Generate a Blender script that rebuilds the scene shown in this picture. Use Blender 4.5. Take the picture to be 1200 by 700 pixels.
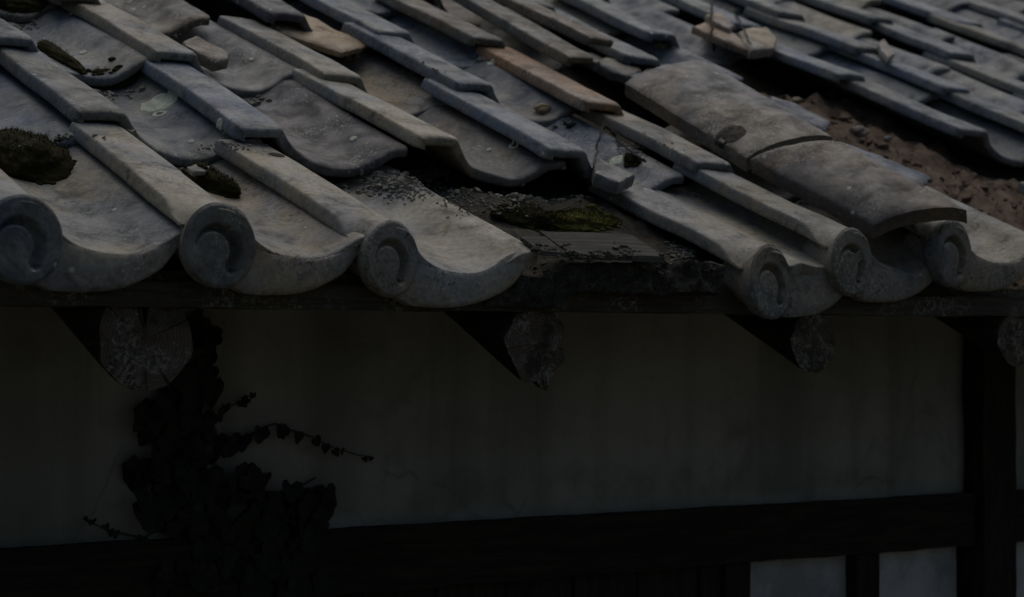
import bpy, bmesh, math, random
from mathutils import Vector, Matrix, noise, Euler
R = math.radians
for o in list(bpy.data.objects): bpy.data.objects.remove(o, do_unlink=True)
S = bpy.context.scene
COL = S.collection

# ------------------------------------------------------------------ camera
YAW, PIT, FPX = R(34.8), R(1.24), 2500.0
CAM = Vector((-1.2767, -2.5199, -0.1278))
fw = Vector((math.sin(YAW)*math.cos(PIT), math.cos(YAW)*math.cos(PIT), math.sin(PIT)))
rt = Vector((math.cos(YAW), -math.sin(YAW), 0)); upv = rt.cross(fw)
cd = bpy.data.cameras.new('camera'); cam = bpy.data.objects.new('camera', cd); COL.objects.link(cam)
cam.location = CAM; cam.rotation_euler = (R(90)+PIT, 0, -YAW)
cd.sensor_width = 36; cd.lens = 36*FPX/1200; cd.clip_start = .05; cd.clip_end = 500
cd.dof.use_dof = True; cd.dof.focus_distance = 3.1; cd.dof.aperture_fstop = 6.5
S.camera = cam
# ------------------------------------------------------------------ world and light (overcast evening)
W = bpy.data.worlds.new('World'); S.world = W; W.use_nodes = True
nt = W.node_tree; nt.nodes.clear()
sky = nt.nodes.new('ShaderNodeTexSky'); sky.sky_type = 'NISHITA'; sky.sun_disc = False
sky.sun_elevation = R(68); sky.sun_rotation = R(40); sky.air_density = 1.0; sky.dust_density = 3.0
bg = nt.nodes.new('ShaderNodeBackground'); bg.inputs[1].default_value = .07
wo = nt.nodes.new('ShaderNodeOutputWorld')
nt.links.new(sky.outputs[0], bg.inputs[0]); nt.links.new(bg.outputs[0], wo.inputs[0])
sd = bpy.data.lights.new('sun', 'SUN'); sd.energy = 1.5; sd.angle = R(80); sd.color = (1, .955, .875)
sun = bpy.data.objects.new('sun', sd); COL.objects.link(sun)
sdir = Vector((math.sin(R(40))*math.cos(R(68)), math.cos(R(40))*math.cos(R(68)), math.sin(R(68))))
sun.rotation_euler = sdir.to_track_quat('Z', 'Y').to_euler(); sun.location = (0, 0, 6)
S.view_settings.view_transform = 'Standard'; S.view_settings.look = 'None'
S.view_settings.gamma = 1; S.view_settings.exposure = -.75
S.render.engine = 'CYCLES'; S.render.resolution_x = 1024; S.render.resolution_y = 597

# ------------------------------------------------------------------ helpers
def ray(x, y): return fw + rt*((x-600)/FPX) - upv*((y-350)/FPX)
def roof_at(x, y, z0=.045):          # point of the photo on the roof plane
    d = ray(x, y); t = (z0+.45*CAM.y-CAM.z)/(d.z-.45*d.y); return CAM + d*t
def at(x, y, Y):                     # point of the photo on a vertical plane along the eave
    d = ray(x, y); return CAM + d*((Y-CAM.y)/d.y)
def N(p, s=1.0, o=0.0): return noise.noise(Vector((p[0]*s+o, p[1]*s-o*.7, p[2]*s+o*1.3)))
def link(name, bm_or_me, mat, parent=None, loc=None, smooth=True, sharp=40, stuff=False):
    if isinstance(bm_or_me, bmesh.types.BMesh):
        me = bpy.data.meshes.new(name); bmesh.ops.recalc_face_normals(bm_or_me, faces=bm_or_me.faces)
        if bm_or_me.calc_volume(signed=True) < 0: bmesh.ops.reverse_faces(bm_or_me, faces=bm_or_me.faces)
        bm_or_me.to_mesh(me); bm_or_me.free()
        if smooth:
            me.polygons.foreach_set('use_smooth', [True]*len(me.polygons))
            if sharp < 180: me.set_sharp_from_angle(angle=R(sharp))
    else: me = bm_or_me
    if mat and not me.materials: me.materials.append(mat)
    o = bpy.data.objects.new(name, me); COL.objects.link(o)
    if parent: o.parent = parent; o.matrix_parent_inverse = INV[parent.name].copy()
    INV[o.name] = Matrix.Identity(4)
    if loc is not None: o.location = loc; INV[o.name] = Matrix.Translation(-Vector(loc))
    if stuff: o['kind'] = 'stuff'
    return o
INV = {}
def thing(name, label, cat, loc, group=None):
    o = bpy.data.objects.new(name, None); COL.objects.link(o); o.location = loc; o.empty_display_size = .1
    INV[o.name] = Matrix.Translation(-Vector(loc)); tag(o, label, cat, group); return o
def tag(o, label=None, cat=None, group=None):
    if label: o['label'] = label
    if cat: o['category'] = cat
    if group: o['group'] = group
    return o
def box(bm, a, b, jit=0, seed=0, div=(1, 1, 1), fn=None):
    """a box from corner a to b, optionally subdivided and roughened"""
    nx, ny, nz = div; vs = {}
    def v(i, j, k):
        if (i, j, k) not in vs:
            p = Vector((a[0]+(b[0]-a[0])*i/nx, a[1]+(b[1]-a[1])*j/ny, a[2]+(b[2]-a[2])*k/nz))
            if jit:
                p += Vector((N(p, 9, seed), N(p, 9, seed+7), N(p, 9, seed+13)))*jit + Vector((N(p, 45, seed), N(p, 45, seed+3), N(p, 45, seed+5)))*jit*.4
            if fn: p = fn(p)
            vs[i, j, k] = bm.verts.new(p)
        return vs[i, j, k]
    for i in range(nx):
        for j in range(ny):
            for k in (0, nz): bm.faces.new([v(i, j, k), v(i+1, j, k), v(i+1, j+1, k), v(i, j+1, k)])
    for i in range(nx):
        for k in range(nz):
            for j in (0, ny): bm.faces.new([v(i, j, k), v(i+1, j, k), v(i+1, j, k+1), v(i, j, k+1)])
    for j in range(ny):
        for k in range(nz):
            for i in (0, nx): bm.faces.new([v(i, j, k), v(i, j+1, k), v(i, j+1, k+1), v(i, j, k+1)])
def tube(bm, pts, rad, n=6):
    rings = []
    for i, p in enumerate(pts):
        p = Vector(p); q = Vector(pts[min(i+1, len(pts)-1)]); m = Vector(pts[max(i-1, 0)])
        t = (q-m).normalized(); a = t.cross(Vector((.3, .2, 1))).normalized(); b = t.cross(a)
        r_ = rad[i] if isinstance(rad, (list, tuple)) else rad
        rings.append([bm.verts.new(p+(a*math.cos(k*2*math.pi/n)+b*math.sin(k*2*math.pi/n))*r_) for k in range(n)])
    for i in range(len(rings)-1):
        for k in range(n): bm.faces.new([rings[i][k], rings[i][(k+1) % n], rings[i+1][(k+1) % n], rings[i+1][k]])
    bm.faces.new(rings[0]); bm.faces.new(rings[-1])

# ------------------------------------------------------------------ materials
class G:
    def __init__(s, name, rough=.8, spec=.3):
        s.m = bpy.data.materials.new(name); s.m.use_nodes = True; s.t = s.m.node_tree; s.t.nodes.clear()
        s.out = s.n('OutputMaterial'); s.b = s.n('BsdfPrincipled'); s.b.inputs['Roughness'].default_value = rough
        s.b.inputs['Specular IOR Level'].default_value = spec; s.l(s.b.outputs[0], s.out.inputs[0])
        s.oi = s.n('ObjectInfo'); tc = s.n('TexCoord')
        ad = s.n('VectorMath'); ad.operation = 'MULTIPLY_ADD'
        s.l(s.oi.outputs['Random'], ad.inputs[0]); ad.inputs[1].default_value = (37, 53, 71); s.l(tc.outputs['Object'], ad.inputs[2])
        s.co = ad.outputs[0]
    def n(s, k): return s.t.nodes.new('ShaderNode'+k)
    def l(s, a, b): s.t.links.new(a, b)
    def scaled(s, v):
        m = s.n('VectorMath'); m.operation = 'MULTIPLY'; s.l(s.co, m.inputs[0]); m.inputs[1].default_value = v; return m.outputs[0]
    def noise(s, sc, det=6, rough=.6, dist=0, co=None):
        x = s.n('TexNoise'); x.inputs['Scale'].default_value = sc; x.inputs['Detail'].default_value = det
        x.inputs['Roughness'].default_value = rough; x.inputs['Distortion'].default_value = dist
        s.l(co or s.co, x.inputs['Vector']); return x.outputs[0]
    def vor(s, sc, out='Distance', co=None):
        x = s.n('TexVoronoi'); x.inputs['Scale'].default_value = sc; s.l(co or s.co, x.inputs['Vector']); return x.outputs[out]
    def ramp(s, v, a, b, x=0, y=1):
        m = s.n('MapRange'); m.interpolation_type = 'SMOOTHSTEP'; s.l(v, m.inputs[0])
        for i, q in enumerate((a, b, x, y)): m.inputs[i+1].default_value = q
        return m.outputs[0]
    def math(s, op, a, b):
        m = s.n('Math'); m.operation = op
        for i, q in enumerate((a, b)):
            if hasattr(q, 'type'): s.l(q, m.inputs[i])
            else: m.inputs[i].default_value = q
        return m.outputs[0]
    def mix(s, f, a, b, mode='MIX'):
        m = s.n('Mix'); m.data_type = 'RGBA'; m.blend_type = mode
        for i, q in ((0, f), (6, a), (7, b)):
            if hasattr(q, 'type'): s.l(q, m.inputs[i])
            elif i == 0: m.inputs[0].default_value = q
            else: m.inputs[i].default_value = (*q, 1) if len(q) == 3 else q
        return m.outputs[2]
    def bump(s, hs):
        prev = None
        for h, st, d in hs:
            b = s.n('Bump'); b.inputs['Strength'].default_value = st; b.inputs['Distance'].default_value = d
            s.l(h, b.inputs['Height'])
            if prev: s.l(prev, b.inputs['Normal'])
            prev = b.outputs[0]
        s.l(prev, s.b.inputs['Normal'])
    def color(s, c): s.l(c, s.b.inputs['Base Color']) if hasattr(c, 'type') else setattr(s.b.inputs['Base Color'], 'default_value', (*c, 1))

def tile_mat(name='weathered_clay', tint=None):
    g = G(name, .6, .5)
    base = g.oi.outputs['Color']
    at_ = g.n('Attribute'); at_.attribute_type = 'OBJECT'; at_.attribute_name = 'pan_tint'
    raw = g.n('TexCoord'); sx = g.n('SeparateXYZ'); g.l(raw.outputs['Object'], sx.inputs[0])
    edge = g.ramp(g.math('ADD', sx.outputs[0], g.math('MULTIPLY', g.noise(14, 5), .030)), .046, .066)
    base = g.mix(edge, base, g.mix(1.0, base, at_.outputs['Color'], 'MULTIPLY'))
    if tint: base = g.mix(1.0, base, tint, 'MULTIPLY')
    big = g.noise(5, 5, .6, .6); mid = g.noise(19, 8, .65, .4); fine = g.noise(110, 5, .7)
    warm = g.mix(1.0, base, (1.10, 1.01, .86), 'MULTIPLY'); cool = g.mix(1.0, base, (.66, .73, .87), 'MULTIPLY')
    c = g.mix(g.ramp(big, .41, .60), warm, cool)
    # bleached crust in drawn-out patches
    streak = g.noise(11, 8, .7, .8, g.scaled((1, .45, 1)))
    c = g.mix(g.math('MULTIPLY', g.ramp(streak, .50, .66), .55), c, g.mix(.55, base, (.36, .35, .30)))
    # soot and algae
    c = g.mix(g.math('MULTIPLY', g.ramp(mid, .52, .70), .62), c, (.045, .045, .038))
    c = g.mix(g.ramp(fine, .38, .62, .0, .55), c, g.mix(1.0, c, (.50, .50, .48), 'MULTIPLY'))
    # crusty lichen specks
    msk = g.math('MULTIPLY', g.ramp(g.noise(7, 3), .47, .60), g.ramp(g.noise(170, 4, .8), .55, .61))
    c = g.mix(g.math('MULTIPLY', msk, .7), c, (.40, .40, .33))
    dk = g.math('MULTIPLY', g.ramp(g.noise(9, 3, .5, 0, g.scaled((1.3, 1, 1))), .49, .62), g.ramp(g.noise(150, 4, .8), .54, .60))
    c = g.mix(g.math('MULTIPLY', dk, .8), c, (.022, .024, .014))
    # round pale lichens here and there
    sp = g.math('MULTIPLY', g.math('LESS_THAN', g.vor(34), .13), g.ramp(g.noise(6, 2), .58, .62))
    c = g.mix(g.math('MULTIPLY', sp, .75), c, (.48, .49, .41))
    g.color(c)
    g.l(g.ramp(mid, .3, .7, .40, .80), g.b.inputs['Roughness'])
    g.bump([(g.noise(32, 6, .6), .4, .0014), (g.noise(150, 8, .8), .65, .0016), (g.noise(520, 3, .7), .5, .0006)])
    return g.m
def earth_mat(name, a, b, speck=(.2, .17, .13), sc=26, spk=.64, bd=1.0):
    g = G(name, .95, .1)
    c = g.mix(g.ramp(g.noise(sc, 8, .7), .35, .68), a, b)
    c = g.mix(g.ramp(g.noise(sc*6, 4, .8), spk, spk+.06), c, speck)
    c = g.mix(g.ramp(g.noise(sc*2.4, 5, .7, 1), .5, .7, 0, .8), c, tuple(x*.3 for x in a))
    g.color(c); g.bump([(g.noise(sc*2, 8, .7), .8, .006*bd), (g.noise(sc*11, 6, .8), .8, .002*bd)]); return g.m
def wood_mat(name, a, b, axis=(1, 12, 12), crust=0.0, sc=8, crustcol=(.26, .27, .22)):
    g = G(name, .85, .15); co = g.scaled(axis)
    c = g.mix(g.ramp(g.noise(sc, 8, .7, .5, co), .35, .66), a, b)
    if crust:
        m = g.math('MULTIPLY', g.ramp(g.noise(9, 4, .6), .44, .6), g.ramp(g.noise(120, 6, .85), .50, .60))
        c = g.mix(g.math('MULTIPLY', m, crust), c, crustcol)
    g.color(c); g.bump([(g.noise(sc, 8, .7, .5, co), .7, .004), (g.noise(160, 6, .8), .5, .0018)]); return g.m
def end_mat():
    g = G('log_end_grain', .9, .1)
    raw = g.n('TexCoord'); w = g.n('TexWave'); w.wave_type = 'RINGS'; w.rings_direction = 'Y'; w.inputs['Scale'].default_value = 60
    w.inputs['Distortion'].default_value = 3.0; w.inputs['Detail'].default_value = 4; w.inputs['Detail Scale'].default_value = 2; g.l(raw.outputs['Object'], w.inputs['Vector'])
    sx = g.n('SeparateXYZ'); g.l(raw.outputs['Object'], sx.inputs[0]); an = g.math('ARCTAN2', sx.outputs[2], sx.outputs[0])
    cb = g.n('CombineXYZ'); g.l(g.math('MULTIPLY', an, 1.6), cb.inputs[0]); g.l(g.oi.outputs['Random'], cb.inputs[1])
    ck = g.noise(5, 2, .5, 0, cb.outputs[0])
    c = g.mix(g.ramp(w.outputs['Fac'], .2, .8), (.095, .076, .056), (.128, .106, .082))
    c = g.mix(g.ramp(g.noise(24, 6, .7), .42, .62), c, (.055, .045, .035))
    c = g.mix(g.ramp(ck, .62, .68, 0, .85), c, (.018, .015, .012))
    m = g.math('MULTIPLY', g.ramp(g.noise(26, 4, .6), .48, .6), g.ramp(g.noise(160, 6, .85), .48, .58)); c = g.mix(g.math('MULTIPLY', m, .9), c, (.27, .27, .22))
    g.color(c); g.bump([(w.outputs['Fac'], .12, .0012), (ck, .5, .004), (g.noise(140, 6, .8), .7, .003)]); return g.m
def plaster_mat():
    g = G('old_plaster', .95, .05)
    raw = g.n('TexCoord'); sx = g.n('SeparateXYZ'); g.l(raw.outputs['Object'], sx.inputs[0])
    c = g.mix(g.ramp(g.noise(2.2, 8, .65, .4), .35, .65), (.245, .246, .215), (.325, .322, .282))
    st = g.noise(5, 6, .6, .4, g.scaled((1, 1, .07)))                   # rain runs
    c = g.mix(g.ramp(st, .42, .66, 0, .6), c, (.13, .134, .112))
    bl = g.noise(7, 8, .7, .8)
    c = g.mix(g.ramp(bl, .50, .72, 0, .5), c, (.12, .12, .10))
    # damp smudge and pale salts just above the sill
    low = g.math('ADD', sx.outputs[2], g.math('MULTIPLY', g.noise(3.2, 6, .6), .09))
    c = g.mix(g.math('MULTIPLY', g.ramp(low, -.40, -.355, 1, 0), g.ramp(g.noise(6, 5), .42, .6)), c, (.34, .34, .30))
    sm_ = g.math('MULTIPLY', g.ramp(low, -.385, -.350), g.ramp(low, -.33, -.285, 1, 0))
    c = g.mix(g.math('MULTIPLY', sm_, g.ramp(g.noise(4, 7, .7), .46, .66, 0, .4)), c, (.07, .07, .058))
    cr = g.n('TexVoronoi'); cr.feature = 'DISTANCE_TO_EDGE'; cr.inputs['Scale'].default_value = 2.6
    wv = g.n('VectorMath'); wv.operation = 'MULTIPLY_ADD'; nz_ = g.n('TexNoise'); nz_.inputs['Scale'].default_value = 6; g.l(g.co, nz_.inputs['Vector'])
    g.l(nz_.outputs[1], wv.inputs[0]); wv.inputs[1].default_value = (.16, .16, .16); g.l(g.co, wv.inputs[2]); g.l(wv.outputs[0], cr.inputs['Vector'])
    c = g.mix(g.math('MULTIPLY', g.ramp(cr.outputs['Distance'], 0, .010, 1, 0), g.ramp(g.noise(2.5, 3), .52, .64, 0, .32)), c, (.06, .06, .05))
    g.color(c); g.bump([(g.noise(22, 8, .7, 0, g.scaled((.6, 1, 1.4))), .5, .004), (g.noise(300, 4, .7), .5, .001)]); return g.m
M = dict(
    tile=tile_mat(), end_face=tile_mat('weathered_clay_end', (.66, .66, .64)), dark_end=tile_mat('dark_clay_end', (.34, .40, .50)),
    earth=earth_mat('dry_roof_earth', (.11, .080, .058), (.20, .15, .112), (.30, .25, .2)),
    dcrumb=earth_mat('dark_crumbs', (.06, .058, .048), (.14, .136, .115), (.3, .3, .25), 60, .62, .12),
    clod=earth_mat('earth_clods', (.10, .075, .055), (.20, .155, .115), (.34, .29, .23), 26, .64, .1),
    edge=earth_mat('rotten_clay', (.035, .033, .026), (.085, .082, .066), (.24, .24, .2), 60, .60),
    bed=earth_mat('grey_bedding_clay', (.05, .046, .036), (.10, .092, .072), (.19, .19, .155), 30, .62),
    crumb=earth_mat('lichen_crumbs', (.20, .195, .165), (.32, .31, .26), (.42, .42, .36), 60, .6, .12),
    moss=earth_mat('dark_moss', (.022, .021, .008), (.050, .044, .018), (.09, .08, .035), 34, .66),
    gmoss=earth_mat('green_moss', (.065, .064, .02), (.18, .172, .04), (.30, .28, .14), 40, .62),
    beam=wood_mat('dark_eave_timber', (.045, .040, .029), (.085, .077, .058), (.8, 14, 14), .85),
    board=wood_mat('silvered_board', (.040, .038, .032), (.10, .096, .083), (.9, 14, 14), .9, 8, (.09, .09, .07)),
    log=wood_mat('log_timber', (.012, .011, .009), (.03, .027, .021), (14, 1, 14), .2),
    end=end_mat(),
    frame=wood_mat('black_brown_timber', (.015, .012, .009), (.036, .028, .020), (1, 10, 10)),
    post=wood_mat('black_post_timber', (.014, .012, .010), (.034, .028, .021), (10, 10, 1)),
    plaster=plaster_mat(),
    ground=earth_mat('yard_earth', (.10, .092, .07), (.15, .14, .11), (.18, .16, .13), 3),
)
def simple(name, c, rough=.7, spec=.3, var=.3, sc=30):
    g = G(name, rough, spec); g.color(g.mix(g.ramp(g.noise(sc, 6, .7), .35, .65), tuple(x*(1-var) for x in c), tuple(x*(1+var) for x in c)))
    g.bump([(g.noise(sc*4, 6, .7), .4, .001)]); return g.m
M['pane'] = simple('milky_window_paper', (.34, .35, .35), .45, .4, .35, 4)
M['leaf'] = simple('ivy_leaf', (.010, .015, .007), .6, .2, .5)
M['stem'] = simple('ivy_stem', (.03, .026, .018))
M['wire'] = simple('rusty_wire', (.028, .021, .017), .8, .3)
M['lichen'] = simple('pale_lichen', (.50, .53, .43), .95, .05, .25, 90)
M['blotch'] = simple('dark_lichen', (.075, .07, .058), .95, .05, .5, 120)
M['stone'] = simple('pale_stone', (.30, .27, .22), .9, .1, .25)
M['grass'] = simple('dry_grass', (.13, .13, .07), .8, .1)

# ------------------------------------------------------------------ clay tile shapes
PITCH = R(21.3)
CP = [(-.0460, .0390), (-.0455, .0450), (-.0440, .0530), (-.0425, .0575), (-.0385, .0599), (-.018, .0606), (.006, .0606), (.0275, .0602), (.0345, .0580),
      (.0405, .0510), (.050, .0385), (.062, .0265), (.076, .0170), (.093, .0085), (.112, .0035), (.131, .0008), (.150, 0),
      (.167, .0014), (.184, .0060), (.200, .0140), (.213, .0225), (.225, .0300), (.238, .0345), (.252, .0360), (.262, .0362)]
def resample(cp, m=2):
    out = []
    for i in range(len(cp)-1):
        p0, p1, p2, p3 = cp[max(i-1, 0)], cp[i], cp[i+1], cp[min(i+2, len(cp)-1)]
        for k in range(m):
            t = k/m
            out.append(tuple(.5*(2*p1[a]+(p2[a]-p0[a])*t+(2*p0[a]-5*p1[a]+4*p2[a]-p3[a])*t*t+(3*p1[a]-p0[a]-3*p2[a]+p3[a])*t**3) for a in (0, 1)))
    out.append(cp[-1]); return out
PROF = resample(CP)
def zp(x):
    for (a, b), (c, d) in zip(PROF, PROF[1:]):
        if a <= x <= c and c > a: return b+(d-b)*(x-a)/(c-a)
    return 0
TH = .0185
def profile_pair(top, th):
    bot = []
    for i, p in enumerate(top):
        a, b = top[max(i-1, 0)], top[min(i+1, len(top)-1)]
        t = Vector((b[0]-a[0], b[1]-a[1])).normalized(); n = Vector((-t.y, t.x))
        bot.append((p[0]-n.x*th, p[1]-n.y*th))
    return bot
YS = [0, .0018, .0065, .013, .02, .03, .045, .065, .09, .12, .15, .18, .21, .24, .27, .30, .33, .36, .39, .415, .418, .42]
def tile_body(bm, seed, L=.42, brk=0, lift=0, xs=(None, None), th=TH, fat=1.0, eave=False):
    top = [(x, z+lift*sm(.045, .09, x)) for x, z in PROF if (xs[0] is None or x >= xs[0]) and (xs[1] is None or x <= xs[1])]
    bot = profile_pair(top, th); n = len(top); loops = []
    for yi, ys in enumerate(YS):
        y = ys*L/.42; ins = ({0: .0015} if eave else {0: .0046, 1: .0026, 2: .0009}).get(yi, 0)
        if yi == len(YS)-1: ins = .004
        row = []
        for side, pts in ((0, top), (1, bot)):
            rng = range(n) if side == 0 else range(n-1, -1, -1)
            for i in rng:
                x, z = pts[i]; cx, cz = (top[i][0]+bot[i][0])/2, (top[i][1]+bot[i][1])/2
                d = Vector((cx-x, cz-z)); k = ins/(th/2); x += d.x*k; z += d.y*k
                if i in (0, n-1): x += ((ins+.0012) if i == 0 else -(ins+.0012))
                chip = 0
                if not eave:
                    q = N((x, 0, 0), 22, seed); chip = max(0, q-.05)*.012+abs(N((x, 0, 0), 90, seed+4))*.0034
                    q2 = N((x, 0, 0), 9, seed+9)
                    if q2 > .33: chip += (q2-.33)*.05
                    if brk: chip += brk*sm(.05, .10, x)*(.55+.6*N((x, 0, 0), 7, seed+2)+.22*N((x, 0, 0), 34, seed+3))
                yy = y+chip*math.exp(-y/(.03+brk*1.5))
                p = Vector((x, yy, z))
                p.z += N((x, yy, 0), 5, seed)*.0045+N((x, yy, z), 16, seed+5)*.0008+N((x, yy, z), 70, seed+6)*.0006
                p.x += N((x, yy, 0), 6, seed+8)*.0025+N((x, yy, z), 40, seed+11)*.0008
                if eave and x < .06:               # the roll swells into its round end
                    w_ = (1-sm(0, .075, y))*(1-sm(.040, .060, x)); xt = top[i][0]; R_ = eave*.985
                    zc = (.0665-eave)+math.sqrt(max(0, R_*R_-(max(-.040, xt)-.008)**2)); p.z += (zc-top[i][1])*w_*(1 if xt > -.0445 else .6)
                if fat != 1: p.x *= fat
                row.append(bm.verts.new(p))
        loops.append(row)
    m = 2*n
    for a, b in zip(loops, loops[1:]):
        for i in range(m): bm.faces.new([a[i], a[(i+1) % m], b[(i+1) % m], b[i]])
    for row in (loops[0], loops[-1]):
        for i in range(n-1): bm.faces.new([row[i], row[i+1], row[m-2-i], row[m-1-i]])
def upright(p, tilt=PITCH):
    """from a frame that stands plumb to the pitched frame of a tile"""
    x, y, z = p; c, s = math.cos(tilt), math.sin(tilt); return Vector((x, y*c+z*s, -y*s+z*c))
def sm(a, b, x): t = max(0, min(1, (x-a)/(b-a))); return t*t*(3-2*t)
def eave_front(bm, seed, apron=True, rad=.053, x1=.232, dyaw=.15, lift=0):
    ca, ta = math.cos(dyaw), math.tan(dyaw)
    def sk(q, f=1.0): return Vector((cx+(q.x-cx)*(1+(ca-1)*f), q.y+(q.x-cx)*ta*f, q.z))
    rnd = random.Random(seed)
    # hanging apron below the pan
    if apron:
        nx, nz = 40, 12; x0 = .028
        def pt(i, k, back):
            t = i/nx; x = x0+(x1-x0)*t
            ztop = zp(x)-.0004+lift*sm(.045, .09, x); zbot = -.050+.052*(abs(t-.32)/.68)**2.4+.010*sm(.86, 1.0, t)
            if t < .12: zbot += (.12-t)*.05
            v = k/nz; z = ztop*math.cos(PITCH)+(zbot-ztop*math.cos(PITCH))*v
            y = -.004-.002*math.sin(math.pi*min(1, v*1.1)); y += (.0018*(1-sm(0, .06, v))+.005*sm(.9, 1, v))
            if back: y = .018
            q = Vector((x, y, z)); q.y += N(q, 14, seed)*.0016+N(q, 60, seed+2)*.0007; q.z += N((x, 0, 0), 30, seed+k*0)*.0012*v
            q.x += N((0, y, z), 20, seed)*.001
            return upright(q)
        g = [[[bm.verts.new(pt(i, k, b)) for k in range(nz+1)] for i in range(nx+1)] for b in (0, 1)]
        for b in (0, 1):
            for i in range(nx):
                for k in range(nz): bm.faces.new([g[b][i][k], g[b][i+1][k], g[b][i+1][k+1], g[b][i][k+1]])
        for i in range(nx):
            for k in (0, nz): bm.faces.new([g[0][i][k], g[0][i+1][k], g[1][i+1][k], g[1][i][k]])
        for k in range(nz):
            for i in (0, nx): bm.faces.new([g[0][i][k], g[0][i][k+1], g[1][i][k+1], g[1][i][k]])
    # round end with a sunken comma
    cx, cz = .008, .0685-rad; nr, na = 30, 84
    ex, ez = 1.0, 1.03
    def height(u, v):
        h = -.0018*(u*u+v*v)**2                      # face falls away softly to the edge
        rr = math.hypot(u, v); h -= .0035*sm(.94, 1.0, rr)
        px, py = u+.20, v+.13; a = math.degrees(math.atan2(py, px)); d = math.hypot(px, py)
        if a < -110: a += 360
        s_ = (178-a)/215; rin = .47
        if s_ > 0:
            e = d-rin
            if s_ > 1:                                # rounded end of the sunken comma
                q = math.radians(178-215); cx_, cy_ = (rin+.15)*math.cos(q), (rin+.15)*math.sin(q)
                e2 = math.hypot(px-cx_, py-cy_); k_ = 1-sm(.07, .20, e2); h -= .014*k_
            else:
                wd = .06+.30*sm(0, .9, s_); k_ = sm(-.05, .05, e)*(1-sm(wd*.25, wd*1.05, e)); h -= (.004+.010*sm(0, .55, s_))*k_*sm(0, .08, s_)
        h -= .0022*sm(.55, .2, d) if False else 0
        return h
    rings = []
    for j in range(nr+1):
        rr = j/nr; ring = []
        for k in range(na):
            a = 2*math.pi*k/na; u, v = rr*math.cos(a), rr*math.sin(a)
            jag = 1+.012*N((u, v, 0), 3, seed) * rr
            q = Vector((cx+u*rad*ex*jag, -.024-height(u, v)-.0006*N((u, v, 0), 9, seed), cz+v*rad*ez*jag))
            q = sk(q); ring.append(bm.verts.new(upright(q)) if j else None)
            if j == 0:
                if k == 0: ctr = bm.verts.new(upright(q))
        rings.append(ring)
    face = [bm.faces.new([ctr, rings[1][k], rings[1][(k+1) % na]]) for k in range(na)]
    back = [(.001, 1.0, 0), (.014, .985, 0), (.024, .93, .001), (.033, .82, .005), (.052, .72, .009), (.085, .60, .011)]
    for yb, f, dz in back:
        wk = max(0, 1-yb/.05)
        ring = []
        for k in range(na):
            a = 2*math.pi*k/na; u, v = math.cos(a), math.sin(a)
            q = Vector((cx+u*rad*f*ex, -.020+yb, cz+dz+v*rad*f*ez)); q += Vector((N(q, 30, seed), 0, N(q, 30, seed+2)))*.0012
            ring.append(bm.verts.new(upright(sk(q, wk))))
        rings.append(ring)
    for ri, (a, b) in enumerate(zip(rings[1:], rings[2:])):
        for k in range(na):
            f = bm.faces.new([a[k], a[(k+1) % na], b[(k+1) % na], b[k]])
            if ri < nr-1: face.append(f)
    bm.faces.new(rings[-1])
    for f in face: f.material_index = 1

# ------------------------------------------------------------------ the house
house = thing('house', 'old plaster and timber house with a sagging roof of weathered grey tiles', 'house', (1.0, .55, -2.65))
def deck_z(y): return -.075+.45*y
GAP = (.545, .93)      # the stretch of eave whose tile is gone
def in_dirt(X, Y):
    # bare patch where tiles have slipped off the right of the roof
    a = sm(1.58, 1.66, X)*(1-sm(2.02+.12*(Y > .75), 2.25, X))*sm(.05, .12, Y)*(1-sm(1.02, 1.15, Y))
    b = sm(1.9, 2.0, X)*(1-sm(3.0, 3.3, X))*sm(.16, .24, Y)*(1-sm(.58, .68, Y))
    return max(a, b)
bm = bmesh.new(); nx, ny = 250, 118; X0, X1, Y0, Y1 = -.75, 4.9, .06, 3.0; grid = []
for j in range(ny+1):
    row = []
    for i in range(nx+1):
        X = X0+(X1-X0)*i/nx; Y = Y0+(Y1-Y0)*j/ny; z = deck_z(Y)+.006*N((X, Y, 0), 7)+.004*N((X, Y, 0), 25, 3)
        d = in_dirt(X, Y)
        if d > 0: z += d*(.030+.026*N((X, Y, 0), 6, 9)+.026*N((X, Y, 0), 19, 4)+.020*N((X, Y, 0), 44, 6))
        g_ = sm(.50, .58, X)*(1-sm(.92, 1.02, X))*sm(.09, .16, Y)*(1-sm(.34, .46, Y))
        z += g_*(.032+.02*N((X, Y, 0), 14, 2)+.010*N((X, Y, 0), 40, 5))
        row.append(bm.verts.new((X, Y, z)))
    grid.append(row)
low = [[bm.verts.new((X0+(X1-X0)*i/nx, Y, deck_z(Y)-.012)) for i in range(nx+1)] for Y in (Y0, Y1)]
for j in range(ny):
    for i in range(nx): bm.faces.new([grid[j][i], grid[j][i+1], grid[j+1][i+1], grid[j+1][i]])
for i in range(nx):
    bm.faces.new([grid[0][i], grid[0][i+1], low[0][i+1], low[0][i]]); bm.faces.new([grid[ny][i], grid[ny][i+1], low[1][i+1], low[1][i]])
    bm.faces.new([low[0][i], low[0][i+1], low[1][i+1], low[1][i]])
roof = link('roof', bm, M['bed'], house, sharp=180)
roof.data.materials.append(M['earth'])
for p in roof.data.polygons:
    c = p.center
    if in_dirt(c.x, c.y)+.25*N(c, 22) > .28: p.material_index = 1

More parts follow.
